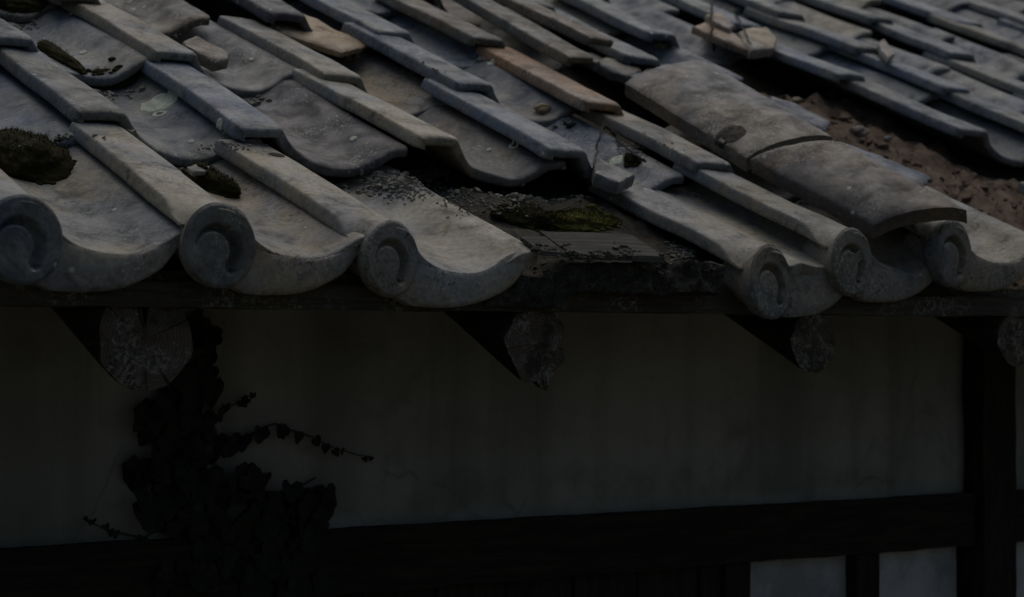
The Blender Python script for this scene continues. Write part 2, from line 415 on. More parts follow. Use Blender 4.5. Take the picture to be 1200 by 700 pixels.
def place(o, P, pitch=PITCH, yaw=0, tilt=0, ztop=.060):
    m = Matrix.Rotation(yaw, 4, 'Z') @ Matrix.Rotation(pitch, 4, 'X') @ Matrix.Rotation(tilt, 4, 'Y')
    o.matrix_basis = Matrix.Translation(Vector(P)-(m @ Vector((0, 0, ztop)))) @ m
    o['m'] = 0; del o['m']; TM[o.name] = o.matrix_basis.copy(); return o
TM = {}
def on_tile(t, x, y, dz=0): return TM[t.name] @ Vector((x, y, zp(x)+dz))

C = dict(bg=(.180, .205, .245), dk=(.095, .090, .092), gr=(.225, .222, .205), tan=(.29, .268, .225), lt=(.275, .266, .238),
         or_=(.34, .20, .115), ltb=(.33, .31, .265), brn=(.15, .13, .10), nb=(.140, .158, .192), gb=(.185, .20, .215), beige=(.36, .29, .20))
TILES = [
 # X, Y, dz, yaw, tilt, pitch offset, colour, options
 ('Z0', -.272, 0, 0, 0, 0, 0, 'lt', dict(e=1, dy=.06, dark=1, r=.055)), ('A0', 0, 0, 0, -1, 0, 0, 'lt', dict(pan=(.95, .9, .86), e=1, dy=.06, dark=1, r=.055)),
 ('B0', .266, 0, -.014, 3, 0, 0, 'tan', dict(fat=1.055, pan=(.95, 1.0, 1.08), e=1, x1=.262, dy=.20, r=.052)), ('D0', .959, 0, -.031, 1, -6.5, -1, 'lt', dict(e=1, fat=.97, dy=.26, r=.057, xs=(None, .215), x1=.205, lift=.029)),
 ('E0', 1.139, 0, .003, 0, 0, 0, 'gr', dict(e=1, r=.054, dy=.16)), ('F0', 1.372, .0, .024, -1, 0, 0, 'lt', dict(e=1, dy=.20, r=.056)), ('G0', 2.02, 0, .0, 0, 0, 0, 'gr', dict(e=1)), ('Y0', 2.30, 0, .0, 0, 0, 0, 'gr', dict(e=1)),
 ('Z1', -.27, .36, 0, 0, 0, 0, 'bg', {}), ('A1', .012, .375, 0, 0, 0, 0, 'gb', dict(pan=(1.1, 1.1, 1.08))), ('B1', .268, .36, 0, 0, 0, 0, 'bg', dict(pan=(.34, .30, .31))),
 ('C1', .579, .342, 0, 1, 0, 0, 'ltb', dict(pan=(.62, .60, .60))), ('D1', .833, .341, 0, 0, 0, 0, 'bg', dict(pan=(.85, .85, .9))), ('E1', 1.134, .323, 0, -1, 0, 0, 'tan', {}), ('F1', 1.40, .34, -.012, 0, 0, 0, 'nb', {}),
 ('Z2', -.27, .70, 0, 0, 0, 0, 'nb', {}), ('A2', -.005, .693, 0, 0, 0, 0, 'gb', {}), ('B2', .283, .691, 0, 0, 0, 0, 'lt', dict(pan=(.5, .56, .7), brk=.035)), ('C2', .584, .66, 0, 1, 0, 0, 'lt', dict(pan=(1.1, 1.0, .85))),
 ('D2', .852, .65, 0, 0, 0, 0, 'bg', dict(pan=(.9, .85, .75), brk=.02)), ('E2', 1.103, .60, 0, -2, 0, 0, 'or_', dict(xs=(None, .075))), ('F2', 1.43, .68, -.012, 0, 0, 0, 'nb', {}),
 ('A3', .0, 1.03, 0, 0, 0, 0, 'dk', dict(brk=.03)), ('B3', .235, .99, 0, 0, 0, 0, 'brn', {}), ('C3', .655, .985, 0, 0, 0, 0, 'dk', {}), ('D3', .865, .945, 0, 0, 0, 0, 'bg', {}),
 ('E3', 1.094, .965, 0, 0, 0, 0, 'brn', dict(brk=.04)), ('F3', 1.46, .93, .0, -3, 0, 0, 'nb', {}), ('G3', 1.68, 1.14, 0, 0, 0, 0, 'bg', {}),
 ('A4', .02, 1.36, 0, 0, 0, 0, 'nb', {}), ('B4', .29, 1.34, 0, 0, 0, 0, 'brn', {}), ('C4', .60, 1.30, 0, 0, 0, 0, 'gr', {}), ('D4', .87, 1.27, 0, 0, 0, 0, 'nb', {}),
 ('E4', 1.15, 1.29, 0, 0, 0, 0, 'brn', {}), ('F4', 1.44, 1.27, 0, 0, 0, 0, 'gr', {}), ('G4', 1.74, 1.47, 0, 0, 0, 0, 'nb', {}),
 # right of the bare patch
 ('H1', 2.118, .632, 0, 0, 0, 0, 'bg', {}), ('H2', 2.072, .959, 0, 0, 0, 0, 'bg', {}), ('H3', 2.066, 1.298, 0, 0, 0, 0, 'bg', {}), ('H4', 2.07, 1.60, 0, 0, 0, 0, 'nb', {}),
 ('I1', 2.40, .62, 0, 0, 0, 0, 'gb', {}), ('I2', 2.378, .926, 0, 0, 0, 0, 'bg', {}), ('I3', 2.359, 1.198, 0, 0, 0, 0, 'gb', {}), ('I4', 2.363, 1.474, 0, 0, 0, 0, 'gr', {}), ('I5', 2.37, 1.78, 0, 0, 0, 0, 'nb', {}),
 ('I0', 2.42, .33, -.01, 0, 0, 0, 'gb', {}),
 ('J1', 2.74, .66, 0, 0, 0, 0, 'gb', {}), ('J2', 2.75, .965, 0, 0, 0, 0, 'gb', {}), ('J3', 2.754, 1.265, 0, 0, 0, 0, 'bg', {}), ('J4', 2.727, 1.526, 0, 0, 0, 0, 'bg', {}), ('J5', 2.74, 1.82, 0, 0, 0, 0, 'gr', {}),
 ('K1', 3.10, .72, 0, 0, 0, 0, 'gr', {}), ('K2', 3.12, 1.03, 0, 0, 0, 0, 'nb', {}), ('K3', 3.15, 1.33, 0, 0, 0, 0, 'gr', {}), ('K4', 3.171, 1.624, 0, 0, 0, 0, 'bg', {}), ('K5', 3.17, 1.93, 0, 0, 0, 0, 'nb', {}),
 ('L3', 3.52, 1.40, 0, 0, 0, 0, 'gb', {}), ('L4', 3.55, 1.70, 0, 0, 0, 0, 'gb', {}), ('L5', 3.55, 2.0, 0, 0, 0, 0, 'nb', {}),
 ('M4', 3.93, 1.78, 0, 0, 0, 0, 'nb', {}), ('M5', 3.93, 2.08, 0, 0, 0, 0, 'gb', {}), ('M3', 3.93, 1.47, 0, 0, 0, 0, 'gb', {}),
 ('N4', 4.3, 1.85, 0, 0, 0, 0, 'gb', {}), ('N5', 4.3, 2.16, 0, 0, 0, 0, 'nb', {}),
]
T = {}; rnd = random.Random(5)
for k, (key, X, Y, dz, yaw, tilt, dp, colr, op) in enumerate(TILES):
    bm = bmesh.new(); e = op.get('e'); fat = op.get('fat', 1.0)
    if X > 2.0 and not e: fat = 1.13 if X < 3 else 1.25
    tile_body(bm, k*3.7+1, op.get('L', .42), op.get('brk', 0), eave=op.get('r', .053) if e else 0, fat=fat, xs=op.get('xs', (None, None)), lift=op.get('lift', 0))
    if e: eave_front(bm, k*2.3, rad=op.get('r', .053), x1=op.get('x1', .232), lift=op.get('lift', 0), dyaw=op.get('dy', .15))
    o = link('eave_tile' if e else 'roof_tile', bm, M['tile'], roof, sharp=50)
    jz = 0 if e else rnd.uniform(-.004, .004)
    place(o, (X, Y, .045+.45*Y+dz+jz), PITCH+R(dp+rnd.uniform(-.8, .8)*(0 if e else 1)), R(yaw+(0 if e else rnd.uniform(-1.6, 1.6))), R(tilt+(0 if e else rnd.uniform(-1.5, 1.5))))
    c = C[colr]; j = rnd.uniform(.80, 1.14); o.color = (c[0]*j*.985, c[1]*j*.985, c[2]*j*.95, 1)
    if e:
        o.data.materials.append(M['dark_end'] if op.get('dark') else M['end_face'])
        o['label'] = 'eave tile with a dark blue round comma end' if op.get('dark') else 'eave tile with a round comma end and hanging apron'
    o['pan_tint'] = op.get('pan', (1.0, 1.0, 1.0)); T[key] = o

# ------------------------------------------------------------------ eave timber
def slope_fn(p): return p
bm = bmesh.new(); box(bm, (-.75, .052, -.0785), (4.9, .125, -.045), .0025, 3, (160, 3, 3)); link('eave_beam', bm, M['beam'], house, sharp=60)
bm = bmesh.new(); box(bm, (-.75, .068, -.0445), (4.9, .110, -.030), .002, 8, (160, 2, 2)); link('eave_batten', bm, M['beam'], house, sharp=60)
# crumbling clay edge and silvered board where an eave tile is missing
def lump(bm, X0, X1, y0, y1, z0, z1, seed, amp=.006, nx=70, ny=8, nz=14):
    box(bm, (X0, y0, z0), (X1, y1, z1), amp, seed, (nx, ny, nz))
bm = bmesh.new(); lump(bm, .46, .88, .010, .10, -.050, -.002, 21, .007, 130, 12, 20)
for v in bm.verts:
    v.co.z -= .024*(1-sm(.55, .60, v.co.x)); v.co.y += .030*(1-sm(.545, .57, v.co.x))+.012*N(v.co, 42, 4)+.006*N(v.co, 110, 4); v.co.z += .005*N(v.co, 45, 8)
link('clay_edge', bm, M['edge'], roof, sharp=180)
bm = bmesh.new()
def bf(p): return Vector((p.x, p.y, p.z+.45*(p.y)+.003*N(p, 12, 5)))
box(bm, (.578, -.006, -.001), (.752, .075, .008), .0016, 12, (40, 10, 2), bf); link('board', bm, M['board'], roof, sharp=50)
bm = bmesh.new(); box(bm, (.530, .0, .000), (.575, .06, .006), .002, 15, (14, 8, 2), bf); link('board_splinter', bm, M['board'], roof, sharp=50)
# log rafters
def log(x, z, r, seed, dz=0, y0=.060, notch=0, rot=0, xk=0, spike=0):
    bm = bmesh.new(); n = 44; rings = []; ends = []
    L = 1.3; st = [0, .01, .05, .2, .5, .9, 1.3]
    for j, s in enumerate(st):
        ring = []
        for k in range(n):
            a = 2*math.pi*k/n; rr = r*(1+(.17 if spike else .07)*N((math.cos(a), math.sin(a), s), 1.6, seed)+.025*N((math.cos(a)*3, math.sin(a)*3, s), 2, seed))
            if notch: rr *= 1-.90*math.exp(-((a-R(92))/.085)**2)
            if spike and j < 3: rr *= 1+.38*math.exp(-((a-R(284))/.16)**2)+.06*N((a*2, 0, 0), 3, 7)
            if j == 0: rr *= .965
            u, v = rr*math.cos(a), rr*math.sin(a)
            ring.append(bm.verts.new((x+u-xk*s, y0+s*.93+(.006*N((u, v, 0), 50, seed) if j < 2 else 0)+(rot*max(0, v)*3 if j < 3 else 0), z+v+s*.44)))
        rings.append(ring)
    for a, b in zip(rings, rings[1:]):
        for k in range(n): bm.faces.new([a[k], a[(k+1) % n], b[(k+1) % n], b[k]])
    fc = []; prev = rings[0]
    for q in (.8, .6, .4, .2, .08):
        ring = []
        for k in range(n):
            p0 = rings[0][k].co; a = 2*math.pi*k/n
            c = Vector((x, y0, z)); p = c+(p0-c)*q; p.y = y0+.007*N(p, 60, seed)+.004*N(p, 160, seed)+(rot*max(0, (p.z-z))*3)
            ring.append(bm.verts.new(p))
        for k in range(n): fc.append(bm.faces.new([prev[k], prev[(k+1) % n], ring[(k+1) % n], ring[k]]))
        prev = ring
    fc.append(bm.faces.new(prev)); bm.faces.new(rings[-1])
    for f in fc: f.material_index = 1
    ctr_ = Vector((x, y0, z)); bmesh.ops.translate(bm, verts=bm.verts, vec=-ctr_)
    o = link('rafter', bm, M['log'], house, ctr_, sharp=60); o.data.materials.append(M['end']); return o
log(-.072, -.121, .070, 4, notch=1)
log(.560, -.125, .058, 14, spike=1); log(1.115, -.125, .050, 19); log(1.60, -.117, .050, 25)
log(-.62, -.118, .055, 31); log(2.1, -.12, .05, 37); log(2.65, -.12, .05, 41); log(3.2, -.12, .05, 43)

# ------------------------------------------------------------------ wall under the eave
WY = .55
def panel(x0, x1, z0, z1, name='plaster_panel', mat=None, y=WY, seed=0, nx=60, nz=24, th=.05):
    bm = bmesh.new(); box(bm, (x0, y, z0), (x1, y+th, z1), .003, seed, (nx, 1, nz)); return link(name, bm, mat or M['plaster'], house, sharp=180)
panel(-.9, 1.985, -.445, .12, seed=1, nx=110); panel(2.09, 4.4, -.445, .12, seed=2)
bm = bmesh.new(); box(bm, (-.9, WY-.03, -.537), (1.985, WY+.06, -.431), .003, 2, (120, 2, 5)); link('sill_beam', bm, M['frame'], house)
bm = bmesh.new(); box(bm, (2.09, WY-.03, -.537), (4.4, WY+.06, -.431), .003, 3, (60, 2, 5)); link('sill_beam', bm, M['frame'], house)
bm = bmesh.new(); box(bm, (1.996, WY-.045, -2.65), (2.092, WY+.07, .13), .003, 5, (4, 4, 140)); link('post', bm, M['post'], house)
# window band below the sill beam
for i, (a, b) in enumerate(((1.39, 1.665), (1.725, 1.975), (2.10, 2.40), (2.46, 2.76))):
    f = bpy.data.objects.new('window', None)
    bm = bmesh.new(); box(bm, (a, WY+.012, -1.25), (b, WY+.018, -.541), .0008, i, (8, 1, 10)); w = link('window', bm, M['pane'], house)
for i, (a, b) in enumerate(((1.665, 1.725), (2.40, 2.46), (2.76, 2.85), (1.33, 1.39))):
    bm = bmesh.new(); box(bm, (a, WY-.02, -2.6), (b, WY+.04, -.538), .002, i, (2, 2, 60)); link('mullion', bm, M['post'], house)
# lower wall of dark boards
x = -.9; k = 0
while x < 1.32:
    w = .145; bm = bmesh.new(); box(bm, (x+.003, WY-.004-.004*(k % 2), -2.6), (min(x+w, 1.329)-.003, WY+.03, -.538), .0015, k, (2, 1, 40)); link('wall_board', bm, M['post'], house); x += w; k += 1
bm = bmesh.new(); box(bm, (1.33, WY-.004, -2.6), (4.4, WY+.04, -1.253), .002, 4, (40, 1, 20)); link('lower_wall', bm, M['frame'], house)
bm = bmesh.new(); box(bm, (-.9, WY+.06, -2.6), (4.4, 3.0, .05), 0, 0); link('room', bm, M['frame'], house)

# ------------------------------------------------------------------ ground
bm = bmesh.new(); n = 60
vs = [[bm.verts.new(((i-30)*6.0, (j-30)*6.0, -2.65+(.02*N((i*1.0, j*1.0, 0), .7) if 0 < 1 else 0))) for i in range(n+1)] for j in range(n+1)]
for j in range(n):
    for i in range(n): bm.faces.new([vs[j][i], vs[j][i+1], vs[j+1][i+1], vs[j+1][i]])
g_ = link('ground', bm, M['ground']); g_['kind'] = 'structure'
# ------------------------------------------------------------------ placing small things on what is already built
bpy.context.view_layer.update()
def hit(x, y):
    """the surface point seen at a photo position"""
    ok, loc, nor, _, ob, _ = S.ray_cast(bpy.context.evaluated_depsgraph_get(), CAM, ray(x, y).normalized())
    if ok and nor.dot(ray(x, y)) > 0: nor = -nor
    return loc, nor, ob
def drop(p, h=.05):
    """the surface point straight under p"""
    ok, loc, nor, *_ = S.ray_cast(bpy.context.evaluated_depsgraph_get(), Vector(p)+Vector((0, 0, h)), Vector((0, 0, -1)))
    return loc if ok and loc.z > -.2 else None
RN = Vector((0, -.41, .912))
def rock(bm, p, s, rnd, flat=.75):
    a = [Vector(v) for v in ((1, 0, 0), (-1, 0, 0), (0, 1, 0), (0, -1, 0), (0, 0, 1), (0, 0, -1), (.7, .7, .5), (-.7, .6, .5), (.6, -.7, .4), (-.6, -.7, .5))]
    fs = ((4, 0, 6), (4, 6, 2), (6, 0, 2), (4, 2, 7), (4, 7, 1), (7, 2, 1), (4, 8, 0), (4, 3, 8), (8, 3, 0), (4, 1, 9), (4, 9, 3), (9, 1, 3), (5, 2, 0), (5, 1, 2), (5, 0, 3), (5, 3, 1))
    rot = Euler((rnd.uniform(-.5, .5), rnd.uniform(-.5, .5), rnd.uniform(0, 6.28))).to_matrix()
    vs = [bm.verts.new(Vector(p)+rot @ Vector((v.x*s*rnd.uniform(.7, 1.25), v.y*s*rnd.uniform(.6, 1.1), v.z*s*flat*rnd.uniform(.7, 1.1)))) for v in a]
    for f in fs: bm.faces.new([vs[i] for i in f])

# ---- two big curved tiles laid over the others
def cover(LF, RF, LR, RR, arch, seed, label, col, th=.030, chip=0):
    bm = bmesh.new(); nu, nv = 60, 50; LF, RF, LR, RR = map(Vector, (LF, RF, LR, RR))
    nrm = (RF-LF).cross(LR-LF).normalized(); g = [[], []]
    for b in (0, 1):
        for j in range(nv+1):
            row = []; t = j/nv
            for i in range(nu+1):
                s = i/nu; p = (LF*(1-s)+RF*s)*(1-t)+(LR*(1-s)+RR*s)*t
                a = 1-abs(2*s-1)**2.6
                p = p+nrm*(arch*1.35*a+.003*N(p, 6, seed)+.0009*N(p, 40, seed)+.0005*N(p, 90, seed))
                e = min(min(s, 1-s)*(RF-LF).length, min(t, 1-t)*(LR-LF).length); ins = .0016*max(0, 1-e/.004)
                p -= nrm*(ins if b == 0 else th-ins)
                if b: p += ((LF+RF)/2-p).normalized()*0
                c = abs(N(p, 60, seed+3))*.003*(j in (0, nv)); p += (LR-LF).normalized()*(c if j == 0 else -c)
                row.append(bm.verts.new(p))
            g[b].append(row)
    for b in (0, 1):
        for j in range(nv):
            for i in range(nu): bm.faces.new([g[b][j][i], g[b][j][i+1], g[b][j+1][i+1], g[b][j+1][i]])
    for i in range(nu):
        for j in (0, nv): bm.faces.new([g[0][j][i], g[0][j][i+1], g[1][j][i+1], g[1][j][i]])
    for j in range(nv):
        for i in (0, nu): bm.faces.new([g[0][j][i], g[0][j+1][i], g[1][j+1][i], g[1][j][i]])
    base = (LF+RF+LR+RR)/4; bmesh.ops.translate(bm, verts=bm.verts, vec=-base)
    o = link('cover_tile', bm, M['tile'], None, base, sharp=50); o.color = (*col, 1)
    return tag(o, label, 'roof tile', 'big curved tiles lying loose over the roof')
cover(roof_at(875, 184, .044), roof_at(976, 159, .106), roof_at(732, 98, .045), roof_at(828, 72, .105), .012, 3,
      'big curved grey tile with a dark stain, upper of two laid over the roof', (.160, .148, .132))
cover(roof_at(1024, 264, .055), roof_at(1133, 246, .122), roof_at(879, 186, .060), roof_at(987, 166, .128), .012, 8,
      'big curved brownish tile overhanging a comma end, lower of two laid over the roof', (.150, .124, .100))

# ---- loose broken pieces
def shard(px, z0, th, label, col, seed, name='tile_fragment', cat='tile fragment', lift=0):
    pts = [roof_at(x, y, z0) for x, y in px]; c = sum(pts, Vector())/len(pts); bm = bmesh.new()
    out = []
    for a, b in zip(pts, pts[1:]+pts[:1]):
        m = max(1, int((b-a).length/.008))
        for k in range(m):
            p = a+(b-a)*k/m; out.append(p+(p-c).normalized()*N(p, 70, seed)*.003)
    rings = []
    for q, dz in ((.45, .0015), (.8, .001), (.95, 0), (1, -.003), (1.0, -th*.6), (.97, -th)):
        rings.append([bm.verts.new(c+(p-c)*q+RN*(dz+N(p*q, 50, seed)*.0016)) for p in out])
    n = len(out)
    for a, b in zip(rings, rings[1:]):
        for k in range(n): bm.faces.new([a[k], a[(k+1) % n], b[(k+1) % n], b[k]])
    bm.faces.new(rings[0]); bm.faces.new(rings[-1]); bmesh.ops.triangulate(bm, faces=[f for f in bm.faces if len(f.verts) > 4])
    bmesh.ops.translate(bm, verts=bm.verts, vec=-c)
    o = link(name, bm, M['tile'], None, c, sharp=45); o.color = (*col, 1); return tag(o, label, cat, 'loose broken tile pieces')
shard([(215, 47), (230, 42), (268, 61), (269, 68), (252, 72), (216, 53)], .018, .02, 'small flat brown piece of tile wedged left under a mossy dark pan', (.17, .15, .12), 1)
shard([(317, 26), (351, 15), (372, 22), (395, 36), (420, 44), (431, 53), (400, 60), (366, 49), (331, 38)], .012, .014, 'broad beige broken pan piece lying between two dark rolls at the top', (.40, .30, .19), 2)
shard([(812, 31), (825, 26), (855, 35), (872, 48), (877, 58), (852, 49)], .045, .016, 'long tan broken piece lying on a blue pan behind the rusty wire', (.36, .26, .18), 3)
shard([(866, 37), (878, 32), (899, 32), (911, 45), (908, 55), (880, 58), (872, 48)], .050, .024, 'blocky sand coloured broken piece right of the rusty wire', (.36, .31, .23), 4)
shard([(826, 17), (846, 14), (861, 30), (856, 34), (838, 26)], .060, .014, 'small tan broken chip, topmost of three beside the rusty wire', (.34, .27, .2), 5)
shard([(1029, 50), (1036, 45), (1049, 63), (1041, 68), (1033, 60)], .060, .014, 'small sand coloured chip standing on the dark tiles at the upper right', (.38, .33, .25), 6)
shard([(696, 196), (704, 186), (745, 205), (726, 214), (698, 204)], .020, .022, 'dark grey stub of broken tile beside the hanging twig', (.20, .20, .19), 7)
shard([(700, 71), (712, 67), (745, 74), (753, 82), (738, 89), (715, 83), (703, 77)], .020, .018, 'grey brown slab of broken tile under the steep blue roll end', (.17, .16, .13), 8)
shard([(742, 92), (762, 78), (784, 74), (778, 90), (752, 106), (744, 102)], .022, .022, 'slate blue broken corner behind the upper big curved tile', (.10, .12, .15), 9)
shard([(219, 196), (231, 192), (246, 195), (241, 201), (226, 202)], -.004, .006, 'thin pale chip resting on the small dark moss cushion', (.22, .22, .19), 10)
shard([(903, 112), (930, 120), (973, 143), (968, 152), (935, 140), (900, 124)], .035, .010, 'slate blue tile edge sticking out beside the upper big curved tile', (.10, .12, .16), 11)
shard([(985, 166), (1020, 178), (1091, 207), (1083, 216), (1040, 206), (990, 184)], .060, .010, 'long slate blue tile edge sticking out beside the lower big curved tile', (.10, .125, .17), 12)
shard([(588, 8), (604, 4), (640, 22), (645, 32), (625, 34), (600, 20)], .045, .02, 'grey broken piece beside the fallen roll at the top', (.22, .20, .16), 13)
def roll_piece(px, z0, yaw, label, col, seed, L):
    bm = bmesh.new(); tile_body(bm, seed, L, .01, xs=(None, .036), fat=.82); o = link('roll_fragment', bm, M['tile'], None, sharp=50)
    place(o, roof_at(*px, z0), PITCH+R(1), R(yaw)); o.color = (*col, 1); tag(o, label, 'tile fragment', 'loose broken tile pieces')
roll_piece((684, 66), .075, -5, 'long brown mossy roll broken off its tile and slipped askew above the orange tile', (.14, .125, .095), 61, .62)
roll_piece((708, 46), .078, 0, 'brown crusty roll broken off its tile above the steep blue roll', (.17, .135, .095), 67, .5)

# ---- stones
def stone(x, y, s, label, col, seed):
    loc, nor, ob = hit(x, y); rnd_ = random.Random(seed)
    bm = bmesh.new(); bmesh.ops.create_icosphere(bm, subdivisions=3, radius=1)
    for v in bm.verts:
        q = v.co.copy(); v.co = Vector((q.x*s, q.y*s*.8, q.z*s*.6))*(1+.35*N(q, 1.4, seed)+.1*N(q, 5, seed))
    o = link('stone', bm, M['tile'], None, loc+Vector((0, 0, s*.25)), sharp=30); o.color = (*col, 1); tag(o, label, 'stone', 'stones and clods on the roof')
stone(1006, 158, .022, 'larger reddish clod of earth on the bare brown patch', (.27, .17, .12), 1)
stone(1041, 164, .010, 'small pale stone on the bare brown patch', (.42, .38, .34), 2)
stone(934, 120, .013, 'tan stone at the upper end of the bare brown patch', (.27, .21, .14), 3)
stone(636, 131, .017, 'tan lump left of the little green rosette on a blue tile', (.33, .27, .17), 4)
stone(775, 56, .015, 'rounded grey brown lump behind the steep blue roll end', (.17, .15, .11), 5)

# ---- moss
def moss(x, y, rx, ry, h, label, mat, seed, yaw=0, sink=.25, blades=0):
    loc, nor, ob = hit(x, y); bm = bmesh.new(); bmesh.ops.create_icosphere(bm, subdivisions=5, radius=1)
    rot = Matrix.Rotation(yaw, 3, 'Z'); tl = Matrix.Rotation(PITCH, 3, 'X')
    for v in bm.verts:
        q = v.co.copy(); f = 1+.30*N(q, 1.3, seed)+.10*N(q, 4, seed)+.05*N(q, 11, seed)+.03*N(q, 26, seed)
        v.co = tl @ (rot @ Vector((q.x*rx*f, q.y*ry*f, q.z*h*f)))
    if blades:
        rb = random.Random(seed); top = [v.co.copy() for v in bm.verts if v.co.z > -h*.2]
        for _ in range(blades):
            p = rb.choice(top)+Vector((rb.uniform(-1, 1), rb.uniform(-1, 1), 0))*.002; d = Vector((rb.uniform(-.6, .6), rb.uniform(-.8, .2), 1)).normalized()*rb.uniform(.003, .008)
            w = Vector((rb.uniform(-1, 1), rb.uniform(-1, 1), 0)).normalized()*.0006
            bm.faces.new([bm.verts.new(p+w), bm.verts.new(p-w), bm.verts.new(p+d)])
    ring = random.Random(seed+50); vec = loc+Vector((0, 0, h*(1-sink)-h*.55))
    for _ in range(int(70 if blades > 600 else 25)):
        a = ring.uniform(0, 6.28); q = ring.uniform(.75, 1.06); p = loc+tl @ (rot @ Vector((math.cos(a)*rx*q, math.sin(a)*ry*q, 0)))
        d = drop(p, .04)
        if d is None: continue
        rr = ring.uniform(.0025, .0085)*(1.5-q*.7); t_ = bmesh.ops.create_icosphere(bm, subdivisions=2, radius=1)['verts']
        for v in t_: v.co = v.co*(1+.25*N(v.co, 2, a))*rr; v.co.z *= .6; v.co += d-vec
    o = link('moss_cushion', bm, M[mat], None, loc+Vector((0, 0, h*(1-sink)-h*.55)), sharp=180)
    tag(o, label, 'moss', 'moss cushions in the gaps of the roof')
moss(28, 196, .066, .075, .040, 'big dark mound of moss in the leftmost pan', 'moss', 1, blades=1500)
moss(247, 219, .024, .056, .022, 'small dark moss cushion in the pan right of the leftmost full comma end', 'moss', 2, .25, blades=700)
moss(133, 101, .055, .022, .022, 'dark moss below the broken blue pan at the upper left', 'moss', 3, blades=500)
moss(680, 262, .072, .034, .014, 'bright green and yellow moss behind the silvered board', 'gmoss', 4, blades=3500)
moss(612, 257, .05, .03, .018, 'olive moss at the edge of the pan left of the bright moss', 'moss', 5, blades=900)
moss(741, 190, .013, .018, .012, 'little round moss cushion beside the white lichen spot', 'moss', 6, blades=200)
moss(30, 10, .07, .03, .02, 'moss crust in the gap at the top left corner', 'moss', 7, blades=300)

moss(70, 70, .014, .085, .014, 'long dark crust in a split of the blue pan at the upper left', 'moss', 8, .1, blades=120)
# ---- lichens: thin crusts that follow the tile
def lichen(x, y, r, label, seed, asp=1.0, ring=False, mat='lichen'):
    loc, nor, ob = hit(x, y)
    if ob is None: return
    a = nor.cross(Vector((0, 1, .4))).normalized(); b = nor.cross(a); bm = bmesh.new(); n = 40; dg = bpy.context.evaluated_depsgraph_get()
    rings = []; inner = .45 if ring else .0
    for q, h in ((inner or .02, .0006), (.5+inner*.3, .0012), (.85, .0013), (1, 0)):
        rr = []
        for k in range(n):
            t = 2*math.pi*k/n; f = r*q*(1+.16*N((math.cos(t)*2, math.sin(t)*2, 0), 1, seed)+.10*N((math.cos(t)*6, math.sin(t)*6, q), 1, seed))
            p = loc+a*math.cos(t)*f*asp+b*math.sin(t)*f
            ok, l2, *_ = S.ray_cast(dg, p+nor*.012, -nor); p = l2 if ok and (l2-p).length < .02 else p
            rr.append(bm.verts.new(p+nor*(h+.0003+.0005*N(p, 300, seed))-loc))
        rings.append(rr)
    for u, v in zip(rings, rings[1:]):
        for k in range(n): bm.faces.new([u[k], u[(k+1) % n], v[(k+1) % n], v[k]])
    if not ring: bm.faces.new(rings[0])
    o = link('lichen_patch', bm, M[mat], None, loc, sharp=180); tag(o, label, 'lichen', 'pale lichen patches on the tiles')
LI = [(188, 121, .030, 'largest round pale green lichen, on the left blue grey pan', 1.15, 0), (187, 134, .012, 'lichen ring just below the largest pale lichen', 1, 1),
      (257, 147, .010, 'small pale lichen at the right end of the pan with the largest lichen', 1.2, 0), (224, 166, .006, 'tiny pale lichen at the front of the pan with the largest lichen', 1, 0),
      (97, 62, .007, 'tiny white lichen on the broken blue pan at the upper left', 1, 0), (414, 163, .007, 'small white lichen on the dark purple pan', 1, 0),
      (603, 171, .010, 'lichen ring on the grey brown pan above the bright moss', 1, 1), (573, 176, .005, 'tiny lichen on the grey brown pan above the bright moss', 1, 0),
      (724, 188, .015, 'white lichen on the blue pan beside the little moss cushion', 1.2, 0), (575, 75, .008, 'pale lichen on the stained blue pan near the top', 1, 0), (295, 70, .005, 'tiny lichen on the dark blue pan near the top left', 1, 0)]
for i, (x, y, r, lb, asp, rg) in enumerate(LI): lichen(x, y, r, lb, i*3.1, asp, rg)

lichen(856, 158, .026, 'blackish lichen blotch on the upper big curved tile', 77, 1.2, False, 'blotch')
lichen(325, 182, .012, 'blackish lichen blotch on the rear of the second full comma roll', 78, 1, False, 'blotch')

# ---- crumbs and clods
rnd = random.Random(11); bm = bmesh.new(); cnt = 0
for key, t in T.items():
    if key[1] == '0' or key in ('F1', 'F2'): continue
    m = TM[t.name]; far = t.name and m.translation.x > 1.9
    for _ in range(26 if far else 85):
        x = rnd.triangular(.03, .25, .2) if rnd.random() < .75 else rnd.uniform(-.03, .05); y = rnd.gauss(-.006, .011)
        p = drop(m @ Vector((x, y, .0)), .035 if rnd.random() < .5 else .0)
        if p is None: continue
        if (p-(m @ Vector((x, y, zp(x))))).z > -.012: continue
        rock(bm, p+Vector((0, 0, .0008)), abs(rnd.gauss(0, .0036))+.0014, rnd); cnt += 1
# thicker crusts
for (x, y, sx, sy, n, s) in ((455, 215, 30, 10, 160, .0075), (500, 205, 20, 6, 110, .0075), (480, 222, 30, 12, 220, .003), (85, 165, 24, 5, 130, .0035), (20, 172, 20, 4, 60, .003), (262, 172, 22, 6, 110, .003), 
                             (490, 85, 22, 7, 120, .0035), (600, 245, 30, 8, 260, .0032), (765, 178, 30, 8, 150, .0028), (740, 168, 16, 8, 110, .003),
                             (545, 235, 26, 14, 130, .0026), (800, 290, 16, 14, 200, .0034)):
    for _ in range(n):
        l, nn, ob = hit(rnd.gauss(x, sx*.55), rnd.gauss(y, sy*.55))
        if ob is None or ob.name.startswith(('plaster', 'eave_beam', 'sill')): continue
        if ob.name.startswith(('moss',)) and rnd.random() < .8: continue
        if nn.z < .45 : continue
        rock(bm, l+Vector((0, 0, rnd.uniform(0, s*.5))), s*rnd.uniform(.35, 1.15), rnd)
tag(link('crumbs', bm, M['crumb'], roof, smooth=False, stuff=True))
bm = bmesh.new()
